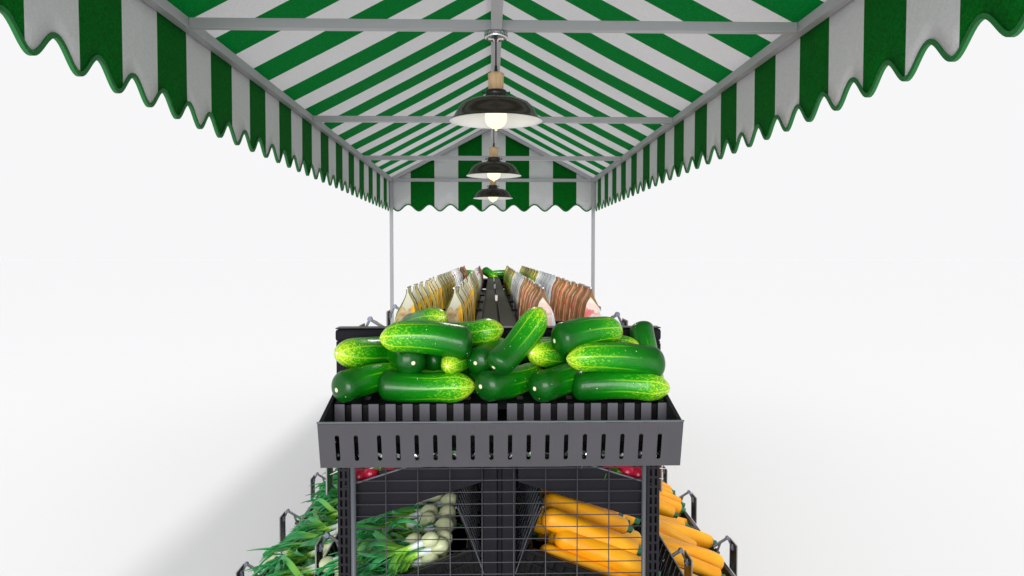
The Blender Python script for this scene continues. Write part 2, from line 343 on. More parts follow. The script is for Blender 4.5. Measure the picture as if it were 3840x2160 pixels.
# ------------------------------------------------------------------ pendant lamps
def make_lamp(loc, label):
    t = thing('pendant_lamp', label, 'lamp', loc, 'black pendant lamps under the awning')     # origin: underside of the rail
    bm = B(); lathe(bm, [(0, 0), (.046, 0), (.047, -.004), (.047, -.020), (.043, -.025), (.040, -.023), (.030, -.024), (.012, -.028), (.008, -.036), (0, -.036)]); obj('ceiling_cup', bm, 'chrome', t, True)
    bm = B(); tube(bm, [(0, 0, -.034), (0, 0, -.135)], .003); obj('cord', bm, 'bakelite', t)
    bm = B(); lathe(bm, [(0, -.130), (.0055, -.130), (.0065, -.148), (.008, -.154), (.009, -.158), (0, -.158)], 20); obj('cord_grip', bm, 'bakelite', t, True)
    bm = B(); lathe(bm, [(0, -.157), (.024, -.158), (.032, -.162), (.0325, -.172), (.0305, -.178), (.030, -.230), (0, -.230)], 40); w = obj('wood_neck', bm, 'wood', t, True)
    bm = B(); lathe(bm, [(0, -.227), (.040, -.228), (.042, -.232), (.042, -.242), (.040, -.246), (.052, -.254), (.050, -.256), (0, -.250)], 40)
    for k in range(3):
        a = k * 2 * math.pi / 3 + .0 + (math.pi if k == 0 else 0) * 0; a = [0, math.pi, -math.pi / 2][k]; d = Vector((math.cos(a), math.sin(a), 0)); z = Vector((0, 0, -.237))
        tube(bm, [z + d * .038, z + d * .050], .0025); tube(bm, [z + d * .050, z + d * .056], .0055)
    c = obj('collar', bm, 'bakelite', t, True)
    prof = [(.028, -.244), (.042, -.250), (.055, -.258), (.075, -.262), (.105, -.267), (.130, -.278), (.148, -.295), (.160, -.316), (.168, -.331), (.178, -.342), (.184, -.347)]
    bm = B(); lathe(bm, prof + [(.1855, -.3495)], 72); s = obj('shade', bm, 'shade', t, True)
    inn = [(r - .003, z - .0035) for r, z in prof]
    bm = B(); lathe(bm, inn + [(.1825, -.3508), (.1856, -.3500)], 72); obj('shade_lining', bm, 'shadein', s, True)
    bm = B(); lathe(bm, [(0, -.255), (.020, -.262), (.032, -.276), (.042, -.300), (.0435, -.335), (.041, -.352), (.033, -.366), (.018, -.376), (.006, -.380), (.004, -.386), (0, -.388)], 32); obj('bulb', bm, 'bulb', t, True)
    return t
for i, (y, lb) in enumerate(((3.185, 'nearest and largest black pendant lamp, lit, with pale wood neck'), (5.352, 'middle black pendant lamp, lit, hanging behind the largest lamp'), (7.448, 'farthest and smallest black pendant lamp, lit, before the striped gable'))):
    if i == 0: L0 = make_lamp((.0215, y, ZB - .003), lb); LT = tree(L0)
    else: dup(L0, LT, (.0215 if i == 1 else .0215, y, ZB - .003), label=lb)

# ------------------------------------------------------------------ rack
rk = thing('display_rack', 'long black two sided shop rack with sloping side shelves and wire end grid', 'rack', (CX, YS, 0))
def W(bm):                       # move from world to rack space
    bmesh.ops.translate(bm, verts=bm.verts, vec=(-CX, -YS, 0)); return bm
YE = YS + BAY * 4 + .02
h = lambda z: z + H
def slotted(x0, x1, z0, z1, cols, sw, sh, pitch, y):
    bm = B(); xs = [x0]
    for c in cols: xs += [c - sw / 2, c + sw / 2]
    xs.append(x1)
    def q(a, b_, c, d): bm.faces.new([bm.verts.new((a, y, c)), bm.verts.new((b_, y, c)), bm.verts.new((b_, y, d)), bm.verts.new((a, y, d))])
    for i in range(0, len(xs), 2): q(xs[i], xs[i + 1], z0, z1)
    n = int((z1 - z0) / pitch)
    for c in cols:
        z = z0
        for k in range(n):
            zz = z1 - (k + 1) * pitch; q(c - sw / 2, c + sw / 2, zz + sh, z1 - k * pitch)
        q(c - sw / 2, c + sw / 2, z0, z1 - n * pitch) if z1 - n * pitch > z0 else None
    return bm
px = lambda u, Y, v=1700: at(u, v, Y).x
for side in (-1, 1):
    a, b_ = (px(1265, YS), px(1310, YS)) if side < 0 else (px(2427.5, YS), px(2474, YS))
    cols = [a + (b_ - a) * .30, a + (b_ - a) * .70]
    bm = slotted(a, b_, .02, h(-.26), cols, .0066, .0212, .0282, YS)
    u_ = obj('upright', W(bm), 'metal', rk, solid=.002)
    bm = B(); box(bm, a, a + .002, YS + .001, YS + .04, .02, h(-.26)); box(bm, b_ - .002, b_, YS + .001, YS + .04, .02, h(-.26)); box(bm, a, b_, YS + .038, YS + .04, .02, h(-.26)); obj('upright_channel', W(bm), 'metal', u_)
    a2, b2 = (px(1311, YS), px(1333, YS)) if side < 0 else (px(2408.5, YS), px(2426.5, YS))
    bm = B(); tube(bm, [((a2 + b2) / 2, YS + .006, .02), ((a2 + b2) / 2, YS + .006, h(-.50))], (b2 - a2) / 2, 16); obj('grid_tube', W(bm), 'tube', rk, True)
    bm = B(); box(bm, min(a, b2) - .02, max(b_, b2) + .02, YS - .05, YS + .30, .001, .02); obj('foot', W(bm), 'metal', rk, bev=.003)
# wire grid
bm = B(); gx0, gx1 = px(1333, YS), px(2410, YS)
for k in range(40):
    z = h(-.489 - k * .0353 - .105 + .0)
    if z > .1: tube(bm, [(gx0, YS + .004, z), (gx1, YS + .004, z)], .00155, 6)
for u in (1445.8, 1566, 1687, 1807.5, 1926.8, 2046.3, 2165.5, 2284.5):
    tube(bm, [(px(u, YS), YS + .001, .1), (px(u, YS), YS + .001, h(-.55))], .0017, 6)
tube(bm, [(gx0, YS + .006, h(-.592)), (gx1, YS + .006, h(-.592))], .003, 6)
obj('wire_grid', W(bm), 'wire', rk, True)
# header and end plate behind the cucumber tray
hx0, hx1 = px(1259, YS, 1250), px(2477, YS, 1250)
bm = B(); box(bm, hx0, hx1, YS - .012, YS + .03, h(-.250), h(-.2145)); obj('header_bar', W(bm), 'panel', rk, bev=.008)
bm = B(); box(bm, hx0 + .001, hx1 - .001, YS - .010, YS + .05, h(-.2135), h(-.2105)); obj('header_cap', W(bm), 'black', rk, bev=.001)
bm = B(); box(bm, hx0 + .002, hx1 - .002, YS + .003, YS + .006, h(-.47), h(-.2505)); box(bm, hx0+.002, hx0 + .018, YS - .004, YS + .0025, h(-.48), h(-.2505)); box(bm, hx1 - .018, hx1-.002, YS - .004, YS + .0025, h(-.48), h(-.2505)); obj('end_plate', W(bm), 'panel', rk, bev=.001)
# spine wall and covers
bm = B(); box(bm, CX - .050, CX - .008, YS + .06, YE, .02, h(-.232)); box(bm, CX + .008, CX + .050, YS + .06, YE, .02, h(-.232)); box(bm, CX - .0075, CX + .0075, YS + .075, YE, .02, h(-.235)); obj('spine_wall', W(bm), 'panel', rk, bev=.002)
for k in range(4):
    for s in (-1, 1):
        bm = B(); y0, y1 = YS + .035 + k * BAY, YS + .03 + (k + 1) * BAY; vs = []
        for (xx, zz) in ((.004, -.2135), (.045, -.2100), (.0525, -.2115), (.057, -.225), (.066, -.29)):
            vs.append([bm.verts.new((CX + s * xx, y, h(zz + dz))) for y, dz in ((y0, -.001), (y0 + .06, 0), (y1 - .10, 0), (y1, .0035))])
        for i in range(4):
            for j in range(3): bm.faces.new((vs[i][j], vs[i + 1][j], vs[i + 1][j + 1], vs[i][j + 1]))
        obj('spine_cover', W(bm), 'spine', rk, solid=.002)
    bm = B(); yc = YS + .03 + (k + 1) * BAY; box(bm, CX - .0055, CX + .0055, yc - .012, yc - .009, h(-.213), h(-.186)); obj('label_clip', W(bm), 'white', rk)
    for s in (-1, 1):
        bm = B(); box(bm, *sorted((CX + s * .067, CX + s * .36)), yc - .01, yc + .002, h(-.262), h(-.250)); obj('cross_bar', W(bm), 'metal', rk)
        bm = B(); box(bm, *sorted((CX + s * .067, CX + s * .36)), yc - .72, yc - .712, h(-.262), h(-.250)); obj('cross_bar', W(bm), 'metal', rk)
# top shelf for pouches
for s in (-1, 1):
    bm = B(); xa, xb = sorted((CX + s * .068, CX + s * .365)); box(bm, xa, xb, YS + .035, YE, h(-.345), h(-.336)); xo = CX + s * .366
    box(bm, *sorted((xo, xo + s * .003)), YS + .035, YE, h(-.36), h(-.26)); obj('top_shelf', W(bm), 'metal', rk)
# sloping shelves: offset a (inner) -> b (outer), plate top/bottom lines
def slope_shelf(name, s, a, za, b_, zb, plate, yy0=YS + .03, mat='panel'):
    th = .01
    bm = B(); ys = (yy0 + .004, YE); P = [(a, za), (b_, zb), (b_, zb - th), (a, za - th)]
    v = [[bm.verts.new((CX + s * x, y, h(z))) for x, z in P] for y in ys]
    for i in range(4): bm.faces.new((v[0][i], v[0][(i + 1) % 4], v[1][(i + 1) % 4], v[1][i]))
    bm.faces.new(v[0]); bm.faces.new(v[1][::-1]); sh = obj(name, W(bm), mat, rk)
    for k in range(5):
        bm = B(); y = yy0 + k * BAY; P = [(a, za + plate[0]), (b_, zb + plate[0]), (b_, zb - plate[1]), (a, za - plate[1])]
        v = [[bm.verts.new((CX + s * x, yq, h(z))) for x, z in P] for yq in (y, y + .003)]
        for i in range(4): bm.faces.new((v[0][i], v[0][(i + 1) % 4], v[1][(i + 1) % 4], v[1][i]))
        bm.faces.new(v[0]); bm.faces.new(v[1][::-1]); obj('shelf_bracket', W(bm), mat, sh)
    bm = B(); box(bm, *sorted((CX + s * b_, CX + s * (b_ + .006))), yy0, YE, h(zb - .03), h(zb + .03)); obj('shelf_lip', W(bm), 'metal', sh)
    if name == 'radish_shelf':
        bm = B(); beam(bm, (CX + s * a, yy0 - .001, h(za + plate[0] + .002)), (CX + s * b_, yy0 - .001, h(zb + plate[0] + .002)), .006, .004); obj('shelf_edge', W(bm), 'tube', sh)
for s in (-1, 1):
    slope_shelf('radish_shelf', s, .056, -.610, .468, -.740, (.048, .068))
    slope_shelf('basket_shelf', s, .056, -1.01, .53, -1.19, (.005, .05))
    slope_shelf('low_shelf', s, .50, -1.345, .98, -1.50, (.005, .05))
    bm = B()
    for k in range(5):
        y = YS + .06 + k * BAY; box(bm, *sorted((CX + s * .93, CX + s * .97)), y, y + .04, .001, h(-1.51)); box(bm, *sorted((CX + s * .06, CX + s * .97)), y + .001, y + .039, .03, .07)
        box(bm, *sorted((CX + s * .50, CX + s * .53)), y + .002, y + .038, .071, h(-1.36))
    obj('leg_frame', W(bm), 'metal', rk)

# ------------------------------------------------------------------ cucumber tray
TX0, TX1 = CX - .450, CX + .450
YF, ZF = 1.928, -.411; YBt, ZBt = 1.960, -.5275
tr = thing('display_tray', 'dark grey slotted metal tray holding cucumbers on the end of the rack', 'tray', (CX, YF, h(ZBt)))
def Wt(bm): bmesh.ops.translate(bm, verts=bm.verts, vec=(-CX, -YF, -h(ZBt))); return bm
us = [1265.5, 1336, 1422.7] + [1422.7 + 70 * k for k in range(1, 16)]
bm = B(); edges = [TX0]; 
for u in us: x = px(u, 1.942); edges += [x - .0054, x + .0054]
edges.append(TX1)
P = lambda x, f: bm.verts.new((x, YF + (YBt - YF) * f, h(ZF + (ZBt - ZF) * f)))
for i in range(0, len(edges), 2): bm.faces.new([P(edges[i], 0), P(edges[i + 1], 0), P(edges[i + 1], 1), P(edges[i], 1)])
for i in range(1, len(edges) - 1, 2):
    a, b_ = edges[i], edges[i + 1]; ch = (b_ - a) * .3; f0, f1 = .255, .845; fc = .03
    bm.faces.new([P(a, 0), P(b_, 0), P(b_, f0 + fc), P(b_ - ch, f0), P(a + ch, f0), P(a, f0 + fc)])
    bm.faces.new([P(a, 1), P(a, f1 - fc), P(a + ch, f1), P(b_ - ch, f1), P(b_, f1 - fc), P(b_, 1)])
bmesh.ops.remove_doubles(bm, verts=bm.verts, dist=1e-5)
obj('front_panel', Wt(bm), 'tray', tr, solid=.003)
bm = B(); box(bm, TX0 - .0018, TX1 + .0018, YF - .002, YF + .005, h(ZF) + .0005, h(ZF) + .0045); obj('front_lip', Wt(bm), 'tube', tr, bev=.001)  # lighter rim added to give the top edge its bevel highlight
for s, x in ((-1, TX0), (1, TX1)):
    bm = B(); v = []
    for xx in (x, x - s * .0105):
        v.append([bm.verts.new((xx, y, h(z))) for y, z in ((YF + .006, ZF), (YS - .02, -.330), (YS - .02, -.452), (YBt + .002, ZBt))])
    for i in range(4): bm.faces.new((v[0][i], v[0][(i + 1) % 4], v[1][(i + 1) % 4], v[1][i]))
    bm.faces.new(v[0]); bm.faces.new(v[1][::-1]); obj('side_panel', Wt(bm), 'metal', tr, bev=.001)
bm = B(); f = [bm.verts.new((x, y, h(z))) for x, y, z in ((TX0 + .012, YBt + .004, ZBt + .002), (TX1 - .012, YBt + .004, ZBt + .002), (TX1 - .012, YS - .021, -.449), (TX0 + .012, YS - .021, -.449))]; bm.faces.new(f); obj('tray_bottom', Wt(bm), 'liner', tr, solid=.002)
bm = B(); rr0 = random.Random(2); pts = [(TX0 + .02 + i * .004, YBt + .035 + rr0.uniform(-.004, .004), h(ZBt) + .018 + rr0.uniform(-.005, .005)) for i in range(215)]
tube(bm, pts, [.007 + rr0.uniform(-.003, .003) for _ in pts], 6); obj('glint_rod', Wt(bm), 'chrome', tr)  # bumpy chrome rod added to make glints behind the slots
# two ribbed riser inserts
YI = 2.071; ZI = -.3880; SLOPE = .20
sp = [1254.5 + 63.75 * k for k in range(10)] + [1901.5 + 62.9 * k for k in range(10)]
for half in range(2):
    ins = thing('riser_insert', ('left' if half == 0 else 'right') + ' ribbed grey riser under the cucumbers in the ' + ('left' if half == 0 else 'right') + ' half of the tray', 'tray insert', (0, YI, h(ZI)), 'ribbed risers in the tray')
    def Wi(bm): bmesh.ops.translate(bm, verts=bm.verts, vec=(0, -YI, -h(ZI))); return bm
    for u in sp[half * 10:half * 10 + 10]:
        x0, x1 = px(u, YI, 1540), px(u + 37.5, YI, 1540); bm = B(); v = []
        for xx in (x0, x1):
            v.append([bm.verts.new((xx, y, h(z))) for y, z in ((YI, ZI - .002), (YI + .003, ZI), (YS - .03, ZI + SLOPE * (YS - .03 - YI)), (YS - .03, ZI + SLOPE * (YS - .03 - YI) - .004), (YI + .004, ZI - .004), (YI + .008, ZI - .085), (YI + .003, ZI - .088))])
        n = len(v[0])
        for i in range(n): bm.faces.new((v[0][i], v[0][(i + 1) % n], v[1][(i + 1) % n], v[1][i]))
        bm.faces.new(v[0]); bm.faces.new(v[1][::-1]); ro_ = obj('rib', Wi(bm), 'rib', ins); ro_.data.materials.append(M['black'])
        for p_ in ro_.data.polygons:
            if p_.normal.z > .8 or abs(p_.normal.x) > .8: p_.material_index = 1  # tops and sides blackened: shade under the cucumbers put into the colour
    bm = B(); x0, x1 = px(sp[half * 10], YI, 1540), px(sp[half * 10 + 9] + 37.5, YI, 1540)
    for yy in (.06, .16): box(bm, x0, x1, YI + yy, YI + yy + .01, h(ZI + yy * SLOPE - .014), h(ZI + yy * SLOPE - .0045))
    box(bm, x0, x1, YI + .014, YI + .020, h(ZI - .115), h(ZI - .007))  # black plate added so the gaps between ribs look deeply shaded
    obj('rails_and_shade_plate', Wi(bm), 'black', ins)

# ------------------------------------------------------------------ cucumbers
def cucumber_mesh(bend, L=.26, r=.040, seed=0):
    me_b = B(); uvl = me_b.loops.layers.uv.new('UVMap'); n, seg = 36, 32; rings = []
    for i in range(n + 1):
        t = i / n; a = math.pi * t; tt = .5 - .5 * math.cos(a)
        x = (tt - .5) * L
        # blunt dark end (t=0), tapered pale end (t=1)
        e0 = min(1, tt / .13); e1 = min(1, (1 - tt) / .26)
        rr = r * (1 - (1 - e0) ** 2.3) ** .5 * (1 - (1 - e1) ** 2.0) ** .62
        rr *= 1 + .05 * math.sin(tt * 5 + seed) + .02 * math.sin(tt * 13 + seed * 2)
        off = bend * L * (1 - (2 * tt - 1) ** 2) - bend * L * .5
        c = Vector((x, 0, off)); ring = []
        for j in range(seg):
            v = 2 * math.pi * j / seg; ro = max(rr, .0004) * (1 + .012 * math.cos(8 * v) * (.3 + tt) * e1)
            nn = mnoise.noise(Vector((x * 18, math.cos(v) * 1.3, math.sin(v) * 1.3 + seed * 5))) * .035
            ro *= 1 + nn; ring.append(me_b.verts.new(c + Vector((0, math.cos(v) * ro, math.sin(v) * ro))))
        rings.append((ring, tt))
    for i in range(n):
        for j in range(seg):
            f = me_b.faces.new((rings[i][0][j], rings[i][0][(j + 1) % seg], rings[i + 1][0][(j + 1) % seg], rings[i + 1][0][j]))
            for lp, (uu, vv) in zip(f.loops, ((rings[i][1], j / seg), (rings[i][1], (j + 1) / seg), (rings[i + 1][1], (j + 1) / seg), (rings[i + 1][1], j / seg))): lp[uvl].uv = (uu, vv)
    me_b.faces.new(rings[0][0][::-1]); fe = me_b.faces.new(rings[-1][0])
    for lp in fe.loops: lp[uvl].uv = (1, .5)
    me = bpy.data.meshes.new('cucumber'); me_b.to_mesh(me); me_b.free()
    for p in me.polygons: p.use_smooth = True
    me.materials.append(M['cuke']); return me
CKM = [cucumber_mesh(.00, seed=0), cucumber_mesh(.045, seed=1), cucumber_mesh(-.035, seed=2), cucumber_mesh(.08, seed=3)]
def cuke(dark, pale, label, var=0, roll=0, fat=1.0, group='cucumbers heaped in the front tray', ln=None):
    a = at(dark[0], dark[1], dark[2] * KY); b_ = at(pale[0], pale[1], pale[2] * KY); d = b_ - a; L = d.length; d.normalize()
    up = Vector((0, 0, 1)); s = up.cross(d)
    if s.length < .05: s = Vector((1, 0, 0)).cross(d)
    s.normalize(); n = d.cross(s); m = Matrix((d, s, n)).transposed() @ Matrix.Rotation(R(roll), 3, 'X')
    o = bpy.data.objects.new('cucumber', CKM[var]); C.objects.link(o); o.location = (a + b_) / 2; o.rotation_euler = m.to_euler(); k = max(L / .26, .8) if ln is None else ln
    o.scale = (k, fat, fat); return tag(o, label, 'cucumber', group)
cuke((1262, 1456, 2.10), (1500, 1398, 2.27), 'cucumber at the bottom left corner of the heap, dark end towards the viewer', 1, 20)
cuke((1417, 1447, 2.165), (1783, 1452, 2.15), 'cucumber lying sideways second from left in the bottom row, yellow tip right', 2, 40, 1.02)
cuke((1806, 1456, 2.10), (2030, 1396, 2.28), 'cucumber left of centre in the bottom row, round dark end facing out', 1, 130)
cuke((2004, 1458, 2.10), (2215, 1393, 2.28), 'cucumber right of centre in the bottom row, pale dot facing out', 0, 80, 1.0)
cuke((2141, 1443, 2.165), (2514, 1450, 2.15), 'cucumber lying sideways at the bottom right corner with mottled yellow right tip', 2, 200, 1.02)
cuke((1478, 1322, 2.35), (1262, 1325, 2.14), 'cucumber at the left edge of the second row, yellow star shaped tip facing out', 0, 30, 1.04)
cuke((1550, 1362, 2.14), (1480, 1308, 2.35), 'very dark cucumber end poking out under the top left cucumber', 0, 70, .98)
cuke((1633, 1348, 2.27), (1760, 1330, 2.36), 'shaded cucumber deep inside the heap with a small grey dot', 0, 0, .85)
cuke((1765, 1322, 2.35), (1676, 1374, 2.115), 'cucumber in the middle row left of centre with a yellow striped tip facing out', 0, 15, .86)
cuke((1782, 1362, 2.15), (1905, 1300, 2.35), 'dark cucumber end tucked left of the steep diagonal cucumber', 0, 50, .92)
cuke((1853, 1388, 2.07), (2036, 1168, 2.20), 'curved cucumber standing up diagonally in the middle of the heap', 3, 200, .96)
cuke((2135, 1328, 2.36), (1992, 1323, 2.13), 'cucumber in the middle row right of centre with a round yellow tip facing out', 0, 60, .96)
cuke((2490, 1362, 2.17), (2124, 1336, 2.13), 'long cucumber lying sideways at right in the second row, yellow tip left', 1, 10, 1.04)
cuke((2080, 1272, 2.14), (2332, 1232, 2.24), 'dark glossy cucumber on top at right, pale dot at its left end', 1, 30, 1.03)
cuke((2408, 1250, 2.33), (2450, 1420, 2.27), 'dark cucumber leaning up behind the right end of the heap', 1, 60, .85)
cuke((2180, 1320, 2.35), (2362, 1300, 2.27), 'cucumber tip peeping out behind the two upper right cucumbers', 0, 0, .9)
cuke((1772, 1288, 2.16), (1424, 1258, 2.13), 'large cucumber lying across the top left of the heap, yellow tip left', 1, 10, 1.10)
cuke((1600, 1262, 2.30), (1890, 1240, 2.26), 'cucumber lying behind the large top left one with its pale end right', 2, 30, .98)
cuke((1530, 1228, 2.40), (1664, 1190, 2.21), 'topmost cucumber on the left with a yellow star tip', 0, 25, .90)
cuke((1310, 1312, 2.34), (1560, 1302, 2.33), 'cucumber half hidden behind the leftmost second row cucumber', 0, 0, .85)
cuke((1780, 1425, 2.27), (1500, 1425, 2.27), 'bottom row cucumber hidden behind the sideways one at left', 0, 0, 1.0)
cuke((1940, 1312, 2.34), (2220, 1312, 2.33), 'cucumber lying at the back against the black bar at centre', 0, 0, .9)
cuke((1776, 1432, 2.20), (1930, 1420, 2.34), 'dark cucumber end between the two front bottom row cucumbers', 0, 0, .8)
cuke((2170, 1425, 2.28), (2460, 1420, 2.28), 'bottom row cucumber hidden behind the sideways one at right', 0, 0, 1.0)
cuke((2200, 1385, 2.33), (2480, 1375, 2.33), 'cucumber at the back right below the black bar', 0, 0, .9)
g2 = 'cucumbers on the far end of the rack'
cuke((1816, 1012, 8.15), (1862, 1050, 7.95), 'far cucumber leaning left of the white clip at the far end of the spine', 1, 0, 1.05, g2)
cuke((1905, 1029, 8.1), (1840, 1031, 8.1), 'far cucumber lying right of the white clip at the far end of the spine', 0, 0, 1.1, g2, .8)
cuke((1700, 1026, 8.25), (1790, 1026, 8.25), 'far cucumber showing between the pouches left of the spine', 0, 0, .9, g2)
# far end tray that carries them
bm = B(); box(bm, TX0, TX1, 7.86, 8.20, h(-.33), h(-.235)); tag(obj('display_tray', bm, 'metal', bev=.003), 'black tray at the far end of the rack beyond the pouches', 'tray')

# ------------------------------------------------------------------ pouches
def bag_bm(w=.193):
    outp = [(.003, .235), (.0035, .222), (.007, .208), (.021, .183), (.034, .158), (.041, .128), (.044, .08), (.043, .03), (.032, 0)]
    inp = [(-.024, 0), (-.033, .03), (-.034, .08), (-.031, .125), (-.028, .16), (-.019, .19), (-.008, .208), (-.001, .222), (0, .235)]
    prof = outp + inp; bm = B(); n = 14; rings = []
    for i in range(n + 1):
        t = i / n * 2 - 1; y = t * w / 2; ring = []
        for x, z in prof:
            k = 1 - .13 * abs(t) ** 3 * (1 if z > .05 else .4); dz = -.004 * (1 - abs(t)) if z > .2 else 0
            q = mnoise.noise(Vector((x * 30, y * 14, z * 14))) * .0035
            yy = y * (1 - .15 * max(0, (z - .12) / .115))
            ring.append(bm.verts.new((x * k + q * (1 if z < .21 else .35) + .003 * math.sin(t * 5) * (z / .235), yy, z + dz)))
        rings.append(ring)
    m_ = len(prof)
    for i in range(n):
        for j in range(m_): bm.faces.new((rings[i][j], rings[i][(j + 1) % m_], rings[i + 1][(j + 1) % m_], rings[i + 1][j]))
    bm.faces.new(rings[0]); bm.faces.new(rings[-1][::-1]); return bm
BAGS = {}
DESC = {'olive': 'beige and green printed food pouch', 'green': 'green and yellow printed food pouch', 'brown': 'brown food pouch with a pink picture', 'white': 'white food pouch with small purple marks'}
def pouch(kind, x, y, rot, label):
    if kind not in BAGS:
        r = thing('food_pouch', label, 'pouch', (x, y, h(-.3345)), 'pouches standing in rows on the top shelf'); BAGS[kind] = r
        bo = obj('pouch_body', bag_bm(), 'bag_' + kind, r)
        bm = B(); box(bm, -.0006, .0036, -.0815, .0815, .2335, .2375); obj('top_seal', bm, 'seal', r)
        r['tr'] = 0; del r['tr']; TREES[kind] = tree(r); r.rotation_euler = rot; return r
    r0 = BAGS[kind]; return dup(r0, TREES[kind], (x, y, h(-.3345)), rot, label)
TREES = {}
for s in (-1, 1):
    kinds = ['olive', 'olive', 'white', 'brown'] if s < 0 else ['brown', 'white', 'green', 'green']
    for col, off in (('outer', .281), ('inner', .132)):
        i = 0
        for bay in range(4):
            for k in range(6):
                y = YS + .073 + bay * BAY + k * .222 + .096; x = CX + s * off + random.uniform(-.002, .002)
                rot = (0, random.uniform(-.015, .015), (math.pi if s < 0 else 0) + random.uniform(-.03, .03))
                pouch(kinds[bay], x, y, rot, '%s, %s from the front, %s row %s' % (DESC[kinds[bay]], ORD[i], col, 'left' if s < 0 else 'right')); i += 1

# ------------------------------------------------------------------ price card holders
def make_holder(loc, rot, label):
    r = thing('price_card_holder', label, 'card holder', loc, 'jointed price card holders along the baskets')
    bm = B(); beam(bm, (-.066, 0, -.041), (0, 0, 0), .009, .011, Vector((0, 0, 1))); obj('upper_arm', bm, 'arm', r, bev=.002)
    bm = B(); beam(bm, (.001, 0, -.001), (.021, 0, -.043), .007, .008, Vector((0, 0, 1))); obj('lower_arm', bm, 'arm', r, bev=.002)
    for x, z, rr in ((0, 0, .0085), (.020, -.043, .0075)):
        bm = B(); tube(bm, [(x, -.0085, z), (x, .0085, z)], rr, 16); obj('hinge_pin', bm, 'pin', r, bev=.001)
    bm = B(); tube(bm, [(-.034, 0, -.024), (-.040, 0, -.045), (-.046, 0, -.06), (-.058, 0, -.078)], [.006, .005, .006, .008], 8); tube(bm, [(-.046, -.02, -.060), (-.046, .02, -.060)], .007, 8); obj('clamp', bm, 'arm', r, True)
    bm = B(); box(bm, .0265, .0285, -.047, .047, -.152, -.022); cd = obj('card', bm, 'card', r)
    bm = B()
    for (y0, y1, z0, z1) in ((-.051, .051, -.156, -.151), (-.051, .051, -.023, -.018), (-.051, -.0465, -.1508, -.0232), (.0465, .051, -.1508, -.0232)): box(bm, .025, .030, y0, y1, z0, z1)
    box(bm, .018, .0249, -.008, .008, -.055, -.030); obj('card_rim', bm, 'cardedge', cd, bev=.001)
    return r
def wxyz(s, off, z, y): return (CX + s * off, y * KY, h(z))
HL = [(-1, .432, -.2135, 2.75, 'card holder at upper left edge of the pouch shelf, nearest one'), (-1, .432, -.2150, 3.46, 'card holder at upper left edge of the pouch shelf, second one back'),
      (-1, .545, -.640, 2.75, 'card holder on the left just behind the slotted upright, card edge facing out'), (-1, .583, -.948, 2.75, 'large dark card holder over the spring onions beside the left upright'),
      (-1, 1.07, -1.315, 3.46, 'card holder at the lower left corner beside the spring onions'), (-1, 1.07, -1.31, 4.17, 'card holder in the middle of the lower left basket row'), (-1, 1.07, -1.31, 4.88, 'farthest visible card holder on the lower left basket row'),
      (1, .420, -.207, 2.86, 'card holder at upper right edge of the pouch shelf, nearest one'), (1, .385, -.186, 3.30, 'card holder at upper right edge of the pouch shelf, second one back'),
      (1, .520, -.640, 2.75, 'card holder on the right hidden behind the slotted upright'), (1, .653, -1.054, 2.86, 'large dark card holder over the yellow courgettes beside the right upright'),
      (1, 1.031, -1.261, 3.57, 'card holder at the lower right beside the yellow courgettes'), (1, 1.031, -1.261, 4.28, 'card holder in the middle of the lower right courgette row'), (1, 1.031, -1.30, 5.0, 'farthest visible card holder on the lower right courgette row')]
for i, (s, off, z, y, lb) in enumerate(HL):
    rot = (0, 0, math.pi if s < 0 else 0)
    if i == 0: H0 = make_holder(wxyz(s, off, z, y), rot, lb); HT = tree(H0); H0.rotation_euler = rot
    else: dup(H0, HT, wxyz(s, off, z, y), rot, lb)

